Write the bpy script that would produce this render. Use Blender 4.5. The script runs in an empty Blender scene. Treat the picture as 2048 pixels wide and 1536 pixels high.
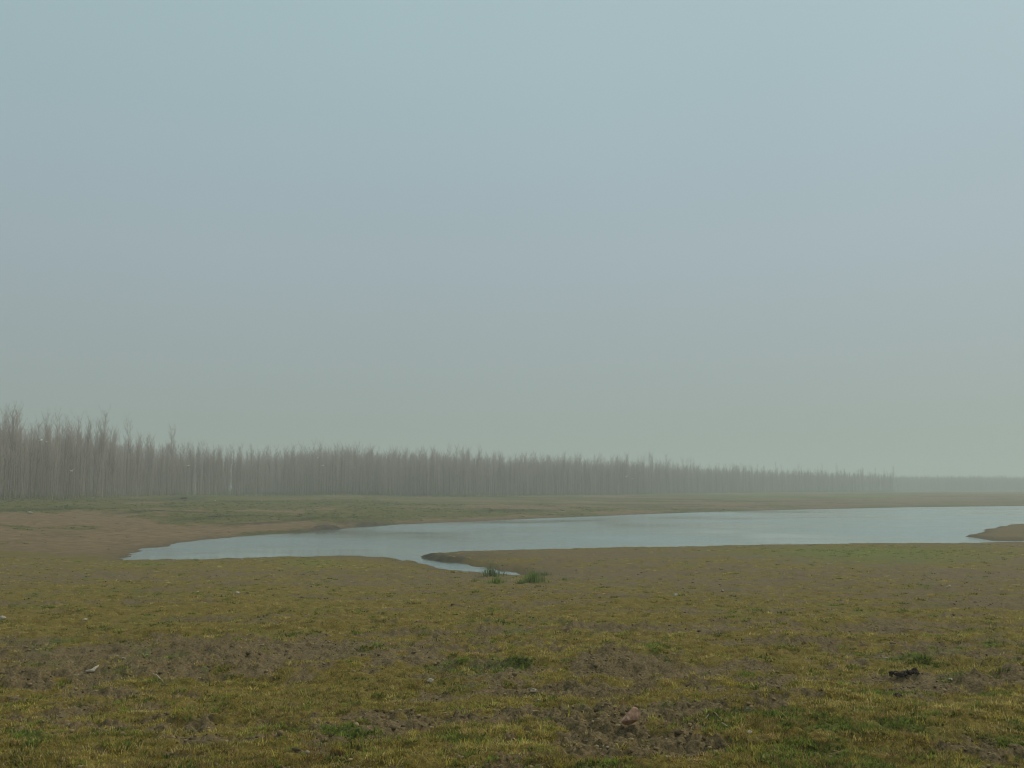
import bpy, math, random
import numpy as np
from mathutils import Vector

random.seed(7)
rng = np.random.default_rng(7)
sc = bpy.context.scene
COL = sc.collection

# ------------------------------------------------------------------ camera
F = 2010.0                      # focal length in pixels of the 2048 px photograph
CAMZ = 4.0                      # eye above the water level (z = 0)
PITCH = math.atan((976 - 768) / F)
cam = bpy.data.cameras.new('camera')
cam.sensor_width = 36.0
cam.lens = F / 2048 * 36.0
cam.clip_start = 0.05
cam.clip_end = 20000
cam_ob = bpy.data.objects.new('camera', cam)
COL.objects.link(cam_ob)
cam_ob.location = (0, 0, CAMZ)
cam_ob.rotation_euler = (math.pi / 2 + PITCH, 0, 0)
sc.camera = cam_ob

# ------------------------------------------------------------------ sky
SUN_EL = math.radians(50)
SUN_AZ = math.radians(62)       # to the right of the view, towards the front
sundir = Vector((math.sin(SUN_AZ) * math.cos(SUN_EL), math.cos(SUN_AZ) * math.cos(SUN_EL), math.sin(SUN_EL)))
world = bpy.data.worlds.new('World')
sc.world = world
world.use_nodes = True
nt = world.node_tree
nt.nodes.clear()
W = nt.nodes.new
L = nt.links.new
out = W('ShaderNodeOutputWorld')
bg = W('ShaderNodeBackground')
bg.inputs['Strength'].default_value = 0.1
sky = W('ShaderNodeTexSky')
sky.sky_type = 'NISHITA'
sky.sun_disc = False
sky.sun_elevation = SUN_EL
sky.sun_rotation = SUN_AZ
sky.dust_density = 4.0
sky.air_density = 1.0
tc = W('ShaderNodeTexCoord')
sep = W('ShaderNodeSeparateXYZ')
L(tc.outputs['Generated'], sep.inputs[0])
ramp = W('ShaderNodeValToRGB')
ramp.color_ramp.interpolation = 'B_SPLINE'
els = ramp.color_ramp.elements
els[0].position = 0.0; els[0].color = (0.275, 0.340, 0.300, 1)
els[1].position = 1.0; els[1].color = (0.47, 0.58, 0.61, 1)
for p, c in ((0.10, (0.290, 0.360, 0.375, 1)), (0.22, (0.325, 0.405, 0.470, 1)), (0.40, (0.320, 0.478, 0.515, 1)), (0.65, (0.40, 0.53, 0.565, 1))):
    e = els.new(p); e.color = c
L(sep.outputs['Z'], ramp.inputs[0])
# faint unevenness of the cloud sheet
nz = W('ShaderNodeTexNoise'); nz.inputs['Scale'].default_value = 1.6; nz.inputs['Detail'].default_value = 2.0
L(tc.outputs['Generated'], nz.inputs['Vector'])
mr = W('ShaderNodeMapRange'); mr.inputs['To Min'].default_value = 7.75; mr.inputs['To Max'].default_value = 9.15
L(nz.outputs['Fac'], mr.inputs['Value'])
vs = W('ShaderNodeVectorMath'); vs.operation = 'SCALE'
L(ramp.outputs['Color'], vs.inputs[0]); L(mr.outputs[0], vs.inputs['Scale'])
# the clear-sky light behind the cloud sheet, seen through it
bw = W('ShaderNodeHueSaturation'); bw.inputs['Saturation'].default_value = 0.35; bw.inputs['Value'].default_value = 0.18
L(sky.outputs[0], bw.inputs['Color'])
add = W('ShaderNodeVectorMath'); add.operation = 'ADD'
L(vs.outputs[0], add.inputs[0]); L(bw.outputs[0], add.inputs[1])
L(add.outputs[0], bg.inputs['Color'])
L(bg.outputs[0], out.inputs[0])

# ------------------------------------------------------------------ sun behind the haze
sl = bpy.data.lights.new('sun', 'SUN')
sl.energy = 1.5
sl.angle = math.radians(11)
sl.color = (1.0, 0.93, 0.80)
so = bpy.data.objects.new('sun', sl)
COL.objects.link(so)
so.rotation_euler = (-sundir).to_track_quat('-Z', 'Y').to_euler()

sc.view_settings.view_transform = 'Standard'
sc.view_settings.look = 'None'
sc.view_settings.gamma = 1.0
sc.view_settings.exposure = 0.0
sc.view_settings.use_curve_mapping = False
sc.cycles.volume_bounces = 2
sc.cycles.max_bounces = 6
sc.cycles.diffuse_bounces = 3
sc.cycles.use_denoising = True
sc.cycles.filter_width = 1.05
sc.cycles.sample_clamp_indirect = 1.5
sc.cycles.sample_clamp_direct = 4.0
sc.cycles.use_adaptive_sampling = False

# ------------------------------------------------------------------ helpers
CP, SP = math.cos(PITCH), math.sin(PITCH)

def pix_plane(u, v, z=0.0):
    """photograph pixel -> point on the level plane at height z"""
    a = (u - 1024) / F; b = (768 - v) / F
    rx, ry, rz = a, CP - b * SP, SP + b * CP
    t = (z - CAMZ) / rz
    return rx * t, ry * t

def pix_depth(u, v, d):
    """photograph pixel -> point at ground distance d"""
    a = (u - 1024) / F; b = (768 - v) / F
    rx, ry, rz = a, CP - b * SP, SP + b * CP
    t = d / ry
    return rx * t, d, CAMZ + rz * t

def project(x, y, z):
    yy = np.maximum(y, 0.3)
    dz = z - CAMZ
    fz = yy * CP + dz * SP
    up = -yy * SP + dz * CP
    return 1024 + F * x / fz, 768 - F * up / fz

def _h(ix, iy, s):
    n = (ix.astype(np.int64) * 374761393 + iy.astype(np.int64) * 668265263 + s * 974634777) & 0xFFFFFFFF
    n = ((n ^ (n >> 13)) * 1274126177) & 0xFFFFFFFF
    n = n ^ (n >> 16)
    return (n & 0xFFFFFF).astype(np.float64) / 0xFFFFFF

def vnoise(x, y, s=0):
    x0 = np.floor(x); y0 = np.floor(y)
    fx = x - x0; fy = y - y0
    fx = fx * fx * (3 - 2 * fx); fy = fy * fy * (3 - 2 * fy)
    ix = x0.astype(np.int64); iy = y0.astype(np.int64)
    a = _h(ix, iy, s); b = _h(ix + 1, iy, s); c = _h(ix, iy + 1, s); d = _h(ix + 1, iy + 1, s)
    return (a * (1 - fx) + b * fx) * (1 - fy) + (c * (1 - fx) + d * fx) * fy

def fbm(x, y, s=0, o=4):
    r = np.zeros_like(x); a = 0.5; t = 0
    for k in range(o):
        c, sn = math.cos(0.6 * k + 0.3), math.sin(0.6 * k + 0.3)
        r += a * vnoise((x * c - y * sn) * 2 ** k + 17.3 * k, (x * sn + y * c) * 2 ** k - 9.1 * k, s + k)
        t += a; a *= 0.5
    return r / t

def worley(x, y, s=0):
    """distance to the nearest scattered point, cells of unit size; and a random value of that point"""
    x0 = np.floor(x).astype(np.int64); y0 = np.floor(y).astype(np.int64)
    best = np.full(x.shape, 9.0); val = np.zeros(x.shape)
    for i in (-1, 0, 1):
        for j in (-1, 0, 1):
            cx, cy = x0 + i, y0 + j
            d = (cx + _h(cx, cy, s) - x) ** 2 + (cy + _h(cx, cy, s + 1) - y) ** 2
            m = d < best
            best = np.where(m, d, best); val = np.where(m, _h(cx, cy, s + 2), val)
    return np.sqrt(best), val

def sstep(a, b, x):
    t = np.clip((x - a) / (b - a), 0, 1)
    return t * t * (3 - 2 * t)

def poly_sd(px, py, poly):
    """signed distance to a closed polygon, negative inside"""
    d2 = np.full(px.shape, 1e18)
    inside = np.zeros(px.shape, bool)
    n = len(poly)
    for i in range(n):
        ax, ay = poly[i]; bx, by = poly[(i + 1) % n]
        ex, ey = bx - ax, by - ay
        wx, wy = px - ax, py - ay
        t = np.clip((wx * ex + wy * ey) / (ex * ex + ey * ey + 1e-12), 0, 1)
        dx, dy = wx - ex * t, wy - ey * t
        d2 = np.minimum(d2, dx * dx + dy * dy)
        cond = (ay > py) != (by > py)
        if by != ay:
            inside ^= cond & (px < ex * (py - ay) / (by - ay) + ax)
    d = np.sqrt(d2)
    return np.where(inside, -d, d)

def mesh_np(name, verts, faces_list, mat=None, smooth=False, attrs=None):
    """faces_list: list of int arrays (n,k)"""
    me = bpy.data.meshes.new(name)
    verts = np.asarray(verts, np.float32)
    me.vertices.add(len(verts)); me.vertices.foreach_set('co', verts.ravel())
    nl = sum(f.size for f in faces_list); nf = sum(len(f) for f in faces_list)
    me.loops.add(nl); me.polygons.add(nf)
    me.loops.foreach_set('vertex_index', np.concatenate([f.ravel() for f in faces_list]).astype(np.int32))
    tot = np.concatenate([np.full(len(f), f.shape[1]) for f in faces_list])
    st = np.concatenate([[0], np.cumsum(tot)[:-1]])
    me.polygons.foreach_set('loop_start', st.astype(np.int32))
    me.polygons.foreach_set('loop_total', tot.astype(np.int32))
    if smooth:
        me.polygons.foreach_set('use_smooth', np.ones(nf, bool))
    for k, a in (attrs or {}).items():
        a = np.asarray(a, np.float32)
        if a.ndim == 1:
            at = me.attributes.new(k, 'FLOAT', 'POINT'); at.data.foreach_set('value', a)
        elif a.shape[1] == 4:
            at = me.attributes.new(k, 'FLOAT_COLOR', 'POINT'); at.data.foreach_set('color', a.ravel())
        else:
            at = me.attributes.new(k, 'FLOAT_VECTOR', 'POINT'); at.data.foreach_set('vector', a.ravel())
    me.update(calc_edges=True)
    me.validate()
    if mat: me.materials.append(mat)
    return me

def link(name, me, parent=None, label=None, cat=None, group=None, kind=None, loc=None, rot=None, scale=None):
    o = bpy.data.objects.new(name, me)
    COL.objects.link(o)
    if parent: o.parent = parent
    if label: o['label'] = label
    if cat: o['category'] = cat
    if group: o['group'] = group
    if kind: o['kind'] = kind
    if loc is not None: o.location = loc
    if rot is not None: o.rotation_euler = rot
    if scale is not None: o.scale = scale
    return o

def new_mat(name, rough=0.9, color=(0.2, 0.2, 0.2), spec=0.2):
    m = bpy.data.materials.new(name); m.use_nodes = True
    b = m.node_tree.nodes['Principled BSDF']
    b.inputs['Roughness'].default_value = rough
    b.inputs['Base Color'].default_value = (*color, 1)
    b.inputs['Specular IOR Level'].default_value = spec
    return m, m.node_tree, b

def varied(name, c1, c2, scale, rough=0.9, bump=0.0, spec=0.15, detail=4.0):
    """two-tone noise material with bump, in world coordinates"""
    m, t, b = new_mat(name, rough, c1, spec)
    g = t.nodes.new('ShaderNodeTexCoord')
    n = t.nodes.new('ShaderNodeTexNoise'); n.inputs['Scale'].default_value = scale; n.inputs['Detail'].default_value = detail
    t.links.new(g.outputs['Object'], n.inputs['Vector'])
    r = t.nodes.new('ShaderNodeValToRGB')
    r.color_ramp.elements[0].position = 0.35; r.color_ramp.elements[0].color = (*c1, 1)
    r.color_ramp.elements[1].position = 0.65; r.color_ramp.elements[1].color = (*c2, 1)
    t.links.new(n.outputs['Fac'], r.inputs[0]); t.links.new(r.outputs[0], b.inputs['Base Color'])
    if bump:
        bp = t.nodes.new('ShaderNodeBump'); bp.inputs['Strength'].default_value = 0.7; bp.inputs['Distance'].default_value = bump
        t.links.new(n.outputs['Fac'], bp.inputs['Height']); t.links.new(bp.outputs[0], b.inputs['Normal'])
    return m

# ------------------------------------------------------------------ shoreline
FAR = [(258, 1117), (290, 1099), (370, 1085), (480, 1073), (600, 1065), (700, 1056), (800, 1049), (950, 1042), (1100, 1036),
       (1300, 1028), (1500, 1021), (1700, 1017), (1850, 1014), (2048, 1012)]
NEAR = [(255, 1122), (400, 1120), (560, 1115), (700, 1113), (780, 1115), (822, 1120), (870, 1131), (900, 1140), (950, 1149),
        (1000, 1155), (1046, 1158), (1044, 1147), (1000, 1141), (940, 1131), (880, 1124), (838, 1118), (824, 1115), (850, 1110),
        (900, 1106), (1000, 1104), (1150, 1101), (1300, 1098), (1500, 1094), (1700, 1091), (1900, 1090), (2048, 1088)]
ISL = [(1942, 1075), (1956, 1066), (1985, 1058), (2020, 1052), (2048, 1050), (2140, 1046), (2260, 1050), (2260, 1064), (2150, 1078),
       (2048, 1082), (1985, 1081)]
lake = [pix_plane(u, v) for u, v in FAR] + [(250, 250), (500, 300), (1000, 330), (1000, 20), (400, 44), (120, 64), (62, 71)] + \
       [pix_plane(u, v) for u, v in reversed(NEAR)]
isl = [pix_plane(u, v) for u, v in ISL]

def land_height(x, y):
    """terrain: height, signed distance to the water (positive on land), weight of the far bank"""
    wob = (fbm(x * 0.35, y * 0.35, 5, 3) - 0.5) * 1.4 + (fbm(x * 1.5, y * 1.5, 8, 3) - 0.5) * 0.95
    near_cam = sstep(20, 40, np.hypot(x, y))
    dl = poly_sd(x, y, lake)
    di = -poly_sd(x, y, isl)
    sd = np.maximum(dl, di) + wob * near_cam
    u = 1024 + F * x / np.maximum(y, 1.0)
    mid = np.interp(u, [-3000, 0, 255, 600, 1024, 1500, 2048, 4000], [60, 60, 58, 75, 95, 122, 152, 150])
    wf = 1 / (1 + np.exp(-np.clip((y - mid) / 5.0, -30, 30)))
    s = np.maximum(sd, 0)
    # near shore
    creek = sstep(815, 850, u) * (1 - sstep(1010, 1090, u)) * sstep(54, 55.5, y) * (1 - sstep(58.5, 61, y))
    stepn = 0.09 + 0.05 * fbm(x * 0.6, y * 0.6, 3, 2) + 0.30 * creek + 0.14 * sstep(860, 980, u)
    zsh = stepn * sstep(0, 0.7, s) + 0.052 * s
    zp = 2.36 - 0.0455 * y
    zp = 0.30 + np.log1p(np.exp((zp - 0.30) * 6)) / 6
    zp = np.minimum(zp, 2.75)
    k = 0.15
    zn = -k * np.log(np.exp(-np.minimum(zsh, 6) / k) + np.exp(-zp / k))
    # far shore, rising in low strand terraces
    zs = np.interp(u, [-500, 0, 500, 1000, 2048], [2.7, 2.6, 2.2, 1.9, 1.9])
    clf = np.exp(-((u - 690) / 85) ** 2) * sstep(0.22, 0.50, fbm(x * 0.8, y * 0.25, 45, 3))
    lin = 0.12 + zs * (1 - np.exp(-s / 55)) + 0.25 * (fbm(x * 0.035, y * 0.035, 31, 3) - 0.5) * sstep(2, 15, s)
    stp = 0.24
    q = lin / stp + 0.035 * x + 2.2 * (fbm(x * 0.018, y * 0.018, 41, 3) - 0.5)
    fr = q - np.floor(q)
    lamp = sstep(0.42, 0.62, fbm(x * 0.03 + 5, y * 0.06, 43, 3))
    terr = (sstep(0.0, 0.32, fr) - fr) * stp * 0.8 * sstep(3, 9, s) * lamp
    zf = (0.10 + 0.40 * clf) * sstep(0, 0.9, s) + (lin - 0.12) + terr
    z = zn * (1 - wf) + zf * wf
    z = np.where(sd < 0, np.maximum(sd * 0.12, -0.9), z)
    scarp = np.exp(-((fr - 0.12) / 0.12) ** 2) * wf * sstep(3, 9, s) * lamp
    mud = np.clip(creek * (1 - wf) * 1.1 * np.exp(-s / 1.6) + 1.0 * clf * wf * np.exp(-(s / 2.4) ** 2), 0, 1) * (sd > -0.5)
    return z, sd, wf, scarp, mud, q

# ------------------------------------------------------------------ ground sheet (fan grid, fine where the camera looks)
FC = (0.0, -3.0)
rs = [0.02]
r = 0.8
while r < 6000:
    rs.append(r)
    if r < 7.4: dr = 0.16 if r > 3 else 0.4
    elif r < 45: dr = max(r - 3, 3) ** 2 / 3400 * 1.15
    elif r < 60: dr = 0.012 * r
    elif r < 260: dr = 0.011 * r
    else: dr = 0.035 * r
    r += dr
rs.append(6000.0)
rs = np.array(rs)
dense = np.radians(np.arange(-38, 38.001, 0.1))
rest = np.radians(np.concatenate([np.arange(41, 320, 3.0)]))
th = np.concatenate([dense, rest])
NR, NT = len(rs), len(th)
R, T = np.meshgrid(rs, th, indexing='ij')
GX = FC[0] + R * np.sin(T)
GY = FC[1] + R * np.cos(T)
GZ, SD, WF, SCARP, MUD, QB = land_height(GX, GY)
DIST = np.hypot(GX, GY)
# gentle swell and trampled ground of the near meadow
nearw = (1 - WF) * sstep(0.5, 4, SD)
farw_ = WF * sstep(1.5, 7, SD) * (1 - sstep(220, 300, DIST))
GZ += farw_ * ((fbm(GX * 0.11, GY * 0.11, 53, 3) - 0.5) * 0.55 + (fbm(GX * 0.5, GY * 0.5, 57, 3) - 0.5) * 0.22)
GZ += nearw * ((fbm(GX * 0.22, GY * 0.22, 51, 3) - 0.5) * 0.30 + (fbm(GX * 0.9, GY * 0.9, 61, 3) - 0.5) * 0.12)
U, V = project(GX, GY, GZ)
front = (GY > 1.0)

def blobs(lst):
    s = np.zeros_like(GX)
    for u, v, su, sv, w in lst:
        s += w * np.exp(-((U - u) / su) ** 2 - ((V - v) / sv) ** 2)
    return s * front

soil_b = blobs([
    (450, 1328, 430, 26, .42), (100, 1318, 130, 30, .30), (850, 1316, 250, 13, .34), (830, 1365, 190, 12, .34), (1250, 1352, 220, 24, .30),
    (1480, 1392, 130, 30, .40), (1290, 1447, 110, 27, .55), (1270, 1503, 210, 20, .50), (980, 1462, 170, 14, .36), (690, 1447, 90, 11, .36),
    (1810, 1392, 80, 12, .3), (90, 1400, 150, 15, .30), (330, 1500, 90, 9, .3), (1600, 1500, 130, 16, .35), (1900, 1500, 150, 12, .25),
    (1500, 1150, 460, 34, .17), (1150, 1152, 190, 18, .5), (1950, 1165, 200, 26, .4), (860, 1165, 110, 10, .3), (200, 1152, 240, 8, .35),
    (1760, 1260, 130, 24, .25), (700, 1165, 140, 9, .2), (1220, 1107, 330, 8, .65), (1960, 1068, 120, 26, .6),
    (380, 1222, 450, 42, -.36), (1000, 1235, 500, 26, -.24), (1600, 1235, 300, 28, -.20), (700, 1402, 300, 14, -.26), (600, 1129, 260, 11, -.65),
    (1300, 1290, 300, 14, -.2), (1850, 1440, 200, 32, -.30), (400, 1462, 300, 22, -.28), (1750, 1102, 260, 9, -.55), (1060, 1425, 120, 12, -.25),
    # far side
    (230, 1052, 330, 15, .50), (110, 1075, 160, 20, .26), (560, 1046, 70, 7, .5), (350, 1078, 120, 9, .35), (1950, 1000, 380, 9, .5), (1650, 1008, 260, 6, .4),
    (250, 1004, 500, 12, -.35), (800, 1022, 300, 14, -.3),
])
soil_n = (fbm(GX * 0.75, GY * 0.75, 71, 5) - 0.5) * 1.9 + (fbm(GX * 3.6, GY * 3.6, 77, 4) - 0.5) * 2.0 + (fbm(GX * 0.28, GY * 1.25, 79, 4) - 0.5) * 2.3
far_n = (fbm(GX * 0.10, GY * 0.10, 81, 5) - 0.5) * 2.2 + (fbm(GX * 0.28, GY * 0.5, 83, 4) - 0.5) * 1.3 + 0.34 * np.sin(QB * 2.6)
SOIL = sstep(-0.06, 0.20, np.where(WF > 0.5, far_n, soil_n + 0.13 * (1 - sstep(11, 17, DIST))) - 0.05 + 1.45 * soil_b)
green_b = blobs([
    (300, 1245, 26, 8, .9), (345, 1247, 16, 7, .8), (120, 1290, 50, 12, .9), (25, 1285, 40, 8, .9), (210, 1220, 40, 8, .7), (1000, 1340, 40, 15, 1.),
    (1055, 1333, 30, 9, .7), (860, 1276, 34, 8, .8), (1040, 1271, 60, 8, .8), (1200, 1270, 34, 8, .7), (1335, 1335, 16, 9, .8), (1830, 1327, 66, 14, 1.),
    (1905, 1366, 36, 18, .9), (1990, 1402, 70, 14, 1.), (1660, 1470, 90, 16, .8), (1780, 1463, 70, 18, .9), (1585, 1452, 26, 8, .8), (650, 1486, 110, 12, .8),
    (60, 1500, 70, 24, .9), (250, 1490, 60, 13, .7), (430, 1430, 40, 11, .7), (170, 1452, 60, 12, .6), (900, 1500, 56, 18, .9), (725, 1500, 50, 12, .8),
    (1880, 1482, 80, 20, .7), (1597, 1214, 13, 7, .7), (1985, 1300, 34, 10, .8), (560, 1290, 26, 8, .6), (1130, 1395, 14, 10, .8), (280, 1352, 14, 9, .6),
    (410, 1350, 16, 9, .7), (75, 1410, 26, 9, .7), (1900, 1245, 30, 8, .5), (1465, 1300, 22, 8, .6), (1420, 1475, 30, 10, .6), (1220, 1395, 20, 8, .6),
])
green_n = fbm(GX * 1.3, GY * 1.3, 91, 4)
GREEN = np.clip(sstep(0.35, 1.0, green_b * (0.30 + 1.3 * fbm(GX * 4.5, GY * 4.5, 95, 3))) * 0.85 + sstep(0.63, 0.75, green_n) * 0.5, 0, 1) * (1 - WF)
SHORE_GREEN = np.clip(blobs([(1720, 1104, 230, 10, .8), (1800, 1120, 180, 9, .5), (630, 1126, 60, 8, .5), (290, 1128, 60, 5, .5), (1740, 993, 70, 2.6, 1.0), (1520, 994, 120, 3, .5)]), 0, 1)
WET = np.exp(-np.maximum(SD, 0) / 0.9) * (SD > -3)
# clods and hoof marks: real relief of the bare soil, fading with distance as the grid coarsens
fade = 1 - sstep(16, 45, DIST)
bil = np.abs(fbm(GX * 3.2, GY * 3.2, 101, 4) - 0.5) * 2
bil2 = np.abs(fbm(GX * 8.0, GY * 8.0, 111, 3) - 0.5) * 2
mid_scale = np.abs(fbm(GX * 1.5, GY * 1.5, 121, 3) - 0.5) * 2
ROUGH = SOIL * (0.55 + 0.45 * sstep(0.40, 0.62, fbm(GX * 0.5, GY * 0.5, 131, 3)))
hum = fbm(GX * 5.0, GY * 5.0, 141, 3) - 0.5
hum2 = fbm(GX * 13.0, GY * 13.0, 143, 2) - 0.5
wx = GX + (fbm(GX * 7, GY * 7, 151, 2) - 0.5) * 0.14; wy = GY + (fbm(GX * 7, GY * 7, 155, 2) - 0.5) * 0.10
d1, v1 = worley(wx * 9.5, wy * 9.5, 161)
d2, v2 = worley(wx * 20.0, wy * 20.0, 171)
clod = np.sqrt(np.maximum(0.0, 1 - d1 ** 2)) * v1 ** 1.5
clod2 = np.sqrt(np.maximum(0.0, 1 - d2 ** 2)) * v2
# long low ridges left by grazing and by the falling water, across the view
ridge = np.abs(fbm(GX * 0.22, GY * 1.15 + 0.3 * np.sin(GX * 0.35), 181, 4) - 0.5) * 2
GZ += nearw * (1 - sstep(24, 45, DIST)) * (0.5 - ridge) * 0.20
GZ += nearw * fade * (ROUGH * (clod * 0.085 + clod2 * 0.055 + bil * 0.09 - 0.075) + hum * 0.085 + hum2 * 0.040 + (1 - SOIL) * clod2 * 0.030)
GZ += nearw * (1 - fade) * (1 - sstep(45, 60, DIST)) * (0.3 + ROUGH) * mid_scale * 0.16
FARC = WF

verts = np.stack([GX, GY, GZ], -1).reshape(-1, 3)
idx = np.arange(NR * NT).reshape(NR, NT)
a = idx[:-1]; b = idx[1:]
a2 = np.roll(a, -1, 1); b2 = np.roll(b, -1, 1)
quads = np.stack([a, b, b2, a2], -1).reshape(-1, 4)[:, ::-1]

gm, t, bs = new_mat('meadow_ground', 0.95, spec=0.12)
N = t.nodes.new; K = t.links.new
def attr(n, tt=None):
    x = (tt or t).nodes.new('ShaderNodeAttribute'); x.attribute_name = n; return x.outputs['Fac']
geo = N('ShaderNodeNewGeometry')
def noise(scale, detail=4.0, rough=0.55):
    n = N('ShaderNodeTexNoise'); n.inputs['Scale'].default_value = scale; n.inputs['Detail'].default_value = detail; n.inputs['Roughness'].default_value = rough
    K(geo.outputs['Position'], n.inputs['Vector']); return n.outputs['Fac']
def ramp2(fac, c1, c2, p1=0.35, p2=0.65):
    r = N('ShaderNodeValToRGB'); e = r.color_ramp.elements
    e[0].position = p1; e[0].color = (*c1, 1); e[1].position = p2; e[1].color = (*c2, 1)
    K(fac, r.inputs[0]); return r.outputs[0]
def mix(fac, c1, c2, tt=None, mode='MIX'):
    tt = tt or t
    m = tt.nodes.new('ShaderNodeMix'); m.data_type = 'RGBA'; m.blend_type = mode
    if isinstance(fac, float): m.inputs[0].default_value = fac
    else: tt.links.new(fac, m.inputs[0])
    for s, c in ((6, c1), (7, c2)):
        if isinstance(c, tuple): m.inputs[s].default_value = (*c, 1)
        else: tt.links.new(c, m.inputs[s])
    return m.outputs[2]
def math1(op, a_, b_):
    m = N('ShaderNodeMath'); m.operation = op
    for i, x in enumerate((a_, b_)):
        if isinstance(x, float): m.inputs[i].default_value = x
        else: K(x, m.inputs[i])
    return m.outputs[0]
n_big = noise(0.6); n_mid = noise(5.0); n_fine = noise(38.0, 5.0, 0.65)
soil_c = mix(0.6, ramp2(n_mid, (0.088, 0.060, 0.025), (0.180, 0.127, 0.060)), ramp2(n_fine, (0.042, 0.028, 0.010), (0.285, 0.207, 0.106)))
grass_c = mix(0.55, ramp2(n_mid, (0.110, 0.078, 0.014), (0.215, 0.156, 0.034)), ramp2(n_fine, (0.070, 0.048, 0.010), (0.265, 0.196, 0.048)))
green_c = ramp2(n_fine, (0.055, 0.078, 0.016), (0.130, 0.158, 0.040))
c = mix(attr('soil'), grass_c, soil_c)
c = mix(math1('MULTIPLY', attr('green'), 0.7), c, green_c)
n_strand = noise(1.3, 5.0, 0.6)
far_grass = mix(0.5, ramp2(n_big, (0.090, 0.084, 0.018), (0.128, 0.110, 0.028)), ramp2(n_strand, (0.068, 0.062, 0.012), (0.150, 0.128, 0.036)))
far_soil = mix(0.5, ramp2(n_big, (0.160, 0.098, 0.044), (0.205, 0.130, 0.064)), ramp2(n_strand, (0.080, 0.052, 0.020), (0.270, 0.184, 0.100)))
fc = mix(attr('soil'), far_grass, far_soil)
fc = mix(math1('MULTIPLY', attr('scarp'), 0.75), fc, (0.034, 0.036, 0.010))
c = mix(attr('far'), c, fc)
c = mix(attr('shoregreen'), c, (0.120, 0.145, 0.026))
c = mix(math1('MULTIPLY', attr('wet'), 0.75), c, (0.085, 0.064, 0.038))
c = mix(attr('mud'), c, ramp2(n_strand, (0.028, 0.026, 0.018), (0.085, 0.072, 0.045)))
K(c, bs.inputs['Base Color'])
bp = N('ShaderNodeBump'); bp.inputs['Strength'].default_value = 0.8; bp.inputs['Distance'].default_value = 0.02
K(n_fine, bp.inputs['Height'])
bp2 = N('ShaderNodeBump'); bp2.inputs['Strength'].default_value = 0.6; bp2.inputs['Distance'].default_value = 0.06
K(n_mid, bp2.inputs['Height']); K(bp.outputs[0], bp2.inputs['Normal']); K(bp2.outputs[0], bs.inputs['Normal'])

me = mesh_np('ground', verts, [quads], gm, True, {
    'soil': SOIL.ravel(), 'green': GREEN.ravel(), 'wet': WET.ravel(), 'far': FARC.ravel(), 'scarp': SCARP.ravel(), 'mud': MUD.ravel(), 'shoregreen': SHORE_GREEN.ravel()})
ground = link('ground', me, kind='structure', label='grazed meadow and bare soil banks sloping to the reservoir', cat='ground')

# height lookup on the built sheet
def grid_z(x, y):
    x = np.atleast_1d(np.asarray(x, float)); y = np.atleast_1d(np.asarray(y, float))
    rr = np.hypot(x - FC[0], y - FC[1]); tt = np.arctan2(x - FC[0], y - FC[1])
    i = np.clip(np.searchsorted(rs, rr) - 1, 0, NR - 2)
    fi = np.clip((rr - rs[i]) / (rs[i + 1] - rs[i]), 0, 1)
    nd = len(dense)
    j = np.clip((tt - dense[0]) / math.radians(0.1), 0, nd - 2.001)
    j0 = j.astype(int); fj = j - j0
    g = GZ
    return (g[i, j0] * (1 - fj) + g[i, j0 + 1] * fj) * (1 - fi) + (g[i + 1, j0] * (1 - fj) + g[i + 1, j0 + 1] * fj) * fi

def pix_ground(u, v):
    """photograph pixel -> point on the terrain (march along the ray)"""
    a_ = (u - 1024) / F; b_ = (768 - v) / F
    rx, ry, rz = a_, CP - b_ * SP, SP + b_ * CP
    ts = np.exp(np.linspace(math.log(3.0), math.log(900), 2600))
    z = grid_z(rx * ts, ry * ts)
    below = np.nonzero(CAMZ + rz * ts < z)[0]
    k = below[0] if len(below) else len(ts) - 1
    tt = ts[k]
    return rx * tt, ry * tt, float(grid_z(rx * tt, ry * tt)[0])

# ------------------------------------------------------------------ water
wm, t, bs = new_mat('reservoir_water', 0.08, (0.190, 0.255, 0.245), 0.5)
bs.inputs['IOR'].default_value = 1.33
N = t.nodes.new; K = t.links.new
geo = N('ShaderNodeNewGeometry')
mp = N('ShaderNodeMapping'); mp.inputs['Scale'].default_value = (0.55, 1.5, 1.0); mp.inputs['Rotation'].default_value = (0, 0, 0.25)
K(geo.outputs['Position'], mp.inputs['Vector'])
n1 = N('ShaderNodeTexNoise'); n1.inputs['Scale'].default_value = 1.5; n1.inputs['Detail'].default_value = 4.0; K(mp.outputs[0], n1.inputs['Vector'])
n2 = N('ShaderNodeTexNoise'); n2.inputs['Scale'].default_value = 0.035; n2.inputs['Detail'].default_value = 3.0; K(geo.outputs['Position'], n2.inputs['Vector'])
mrr = N('ShaderNodeMapRange'); mrr.inputs['From Min'].default_value = 0.4; mrr.inputs['From Max'].default_value = 0.62; mrr.inputs['To Min'].default_value = 0.15; mrr.inputs['To Max'].default_value = 1.6
K(n2.outputs['Fac'], mrr.inputs['Value'])
mu = N('ShaderNodeMath'); mu.operation = 'MULTIPLY'; K(n1.outputs['Fac'], mu.inputs[0]); K(mrr.outputs[0], mu.inputs[1])
rg = N('ShaderNodeMapRange'); rg.inputs['From Min'].default_value = 0.38; rg.inputs['From Max'].default_value = 0.64; rg.inputs['To Min'].default_value = 0.04; rg.inputs['To Max'].default_value = 0.17
K(n2.outputs['Fac'], rg.inputs['Value']); K(rg.outputs[0], bs.inputs['Roughness'])
bp = N('ShaderNodeBump'); bp.inputs['Strength'].default_value = 1.0; bp.inputs['Distance'].default_value = 0.05
K(mu.outputs[0], bp.inputs['Height']); K(bp.outputs[0], bs.inputs['Normal'])
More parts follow.
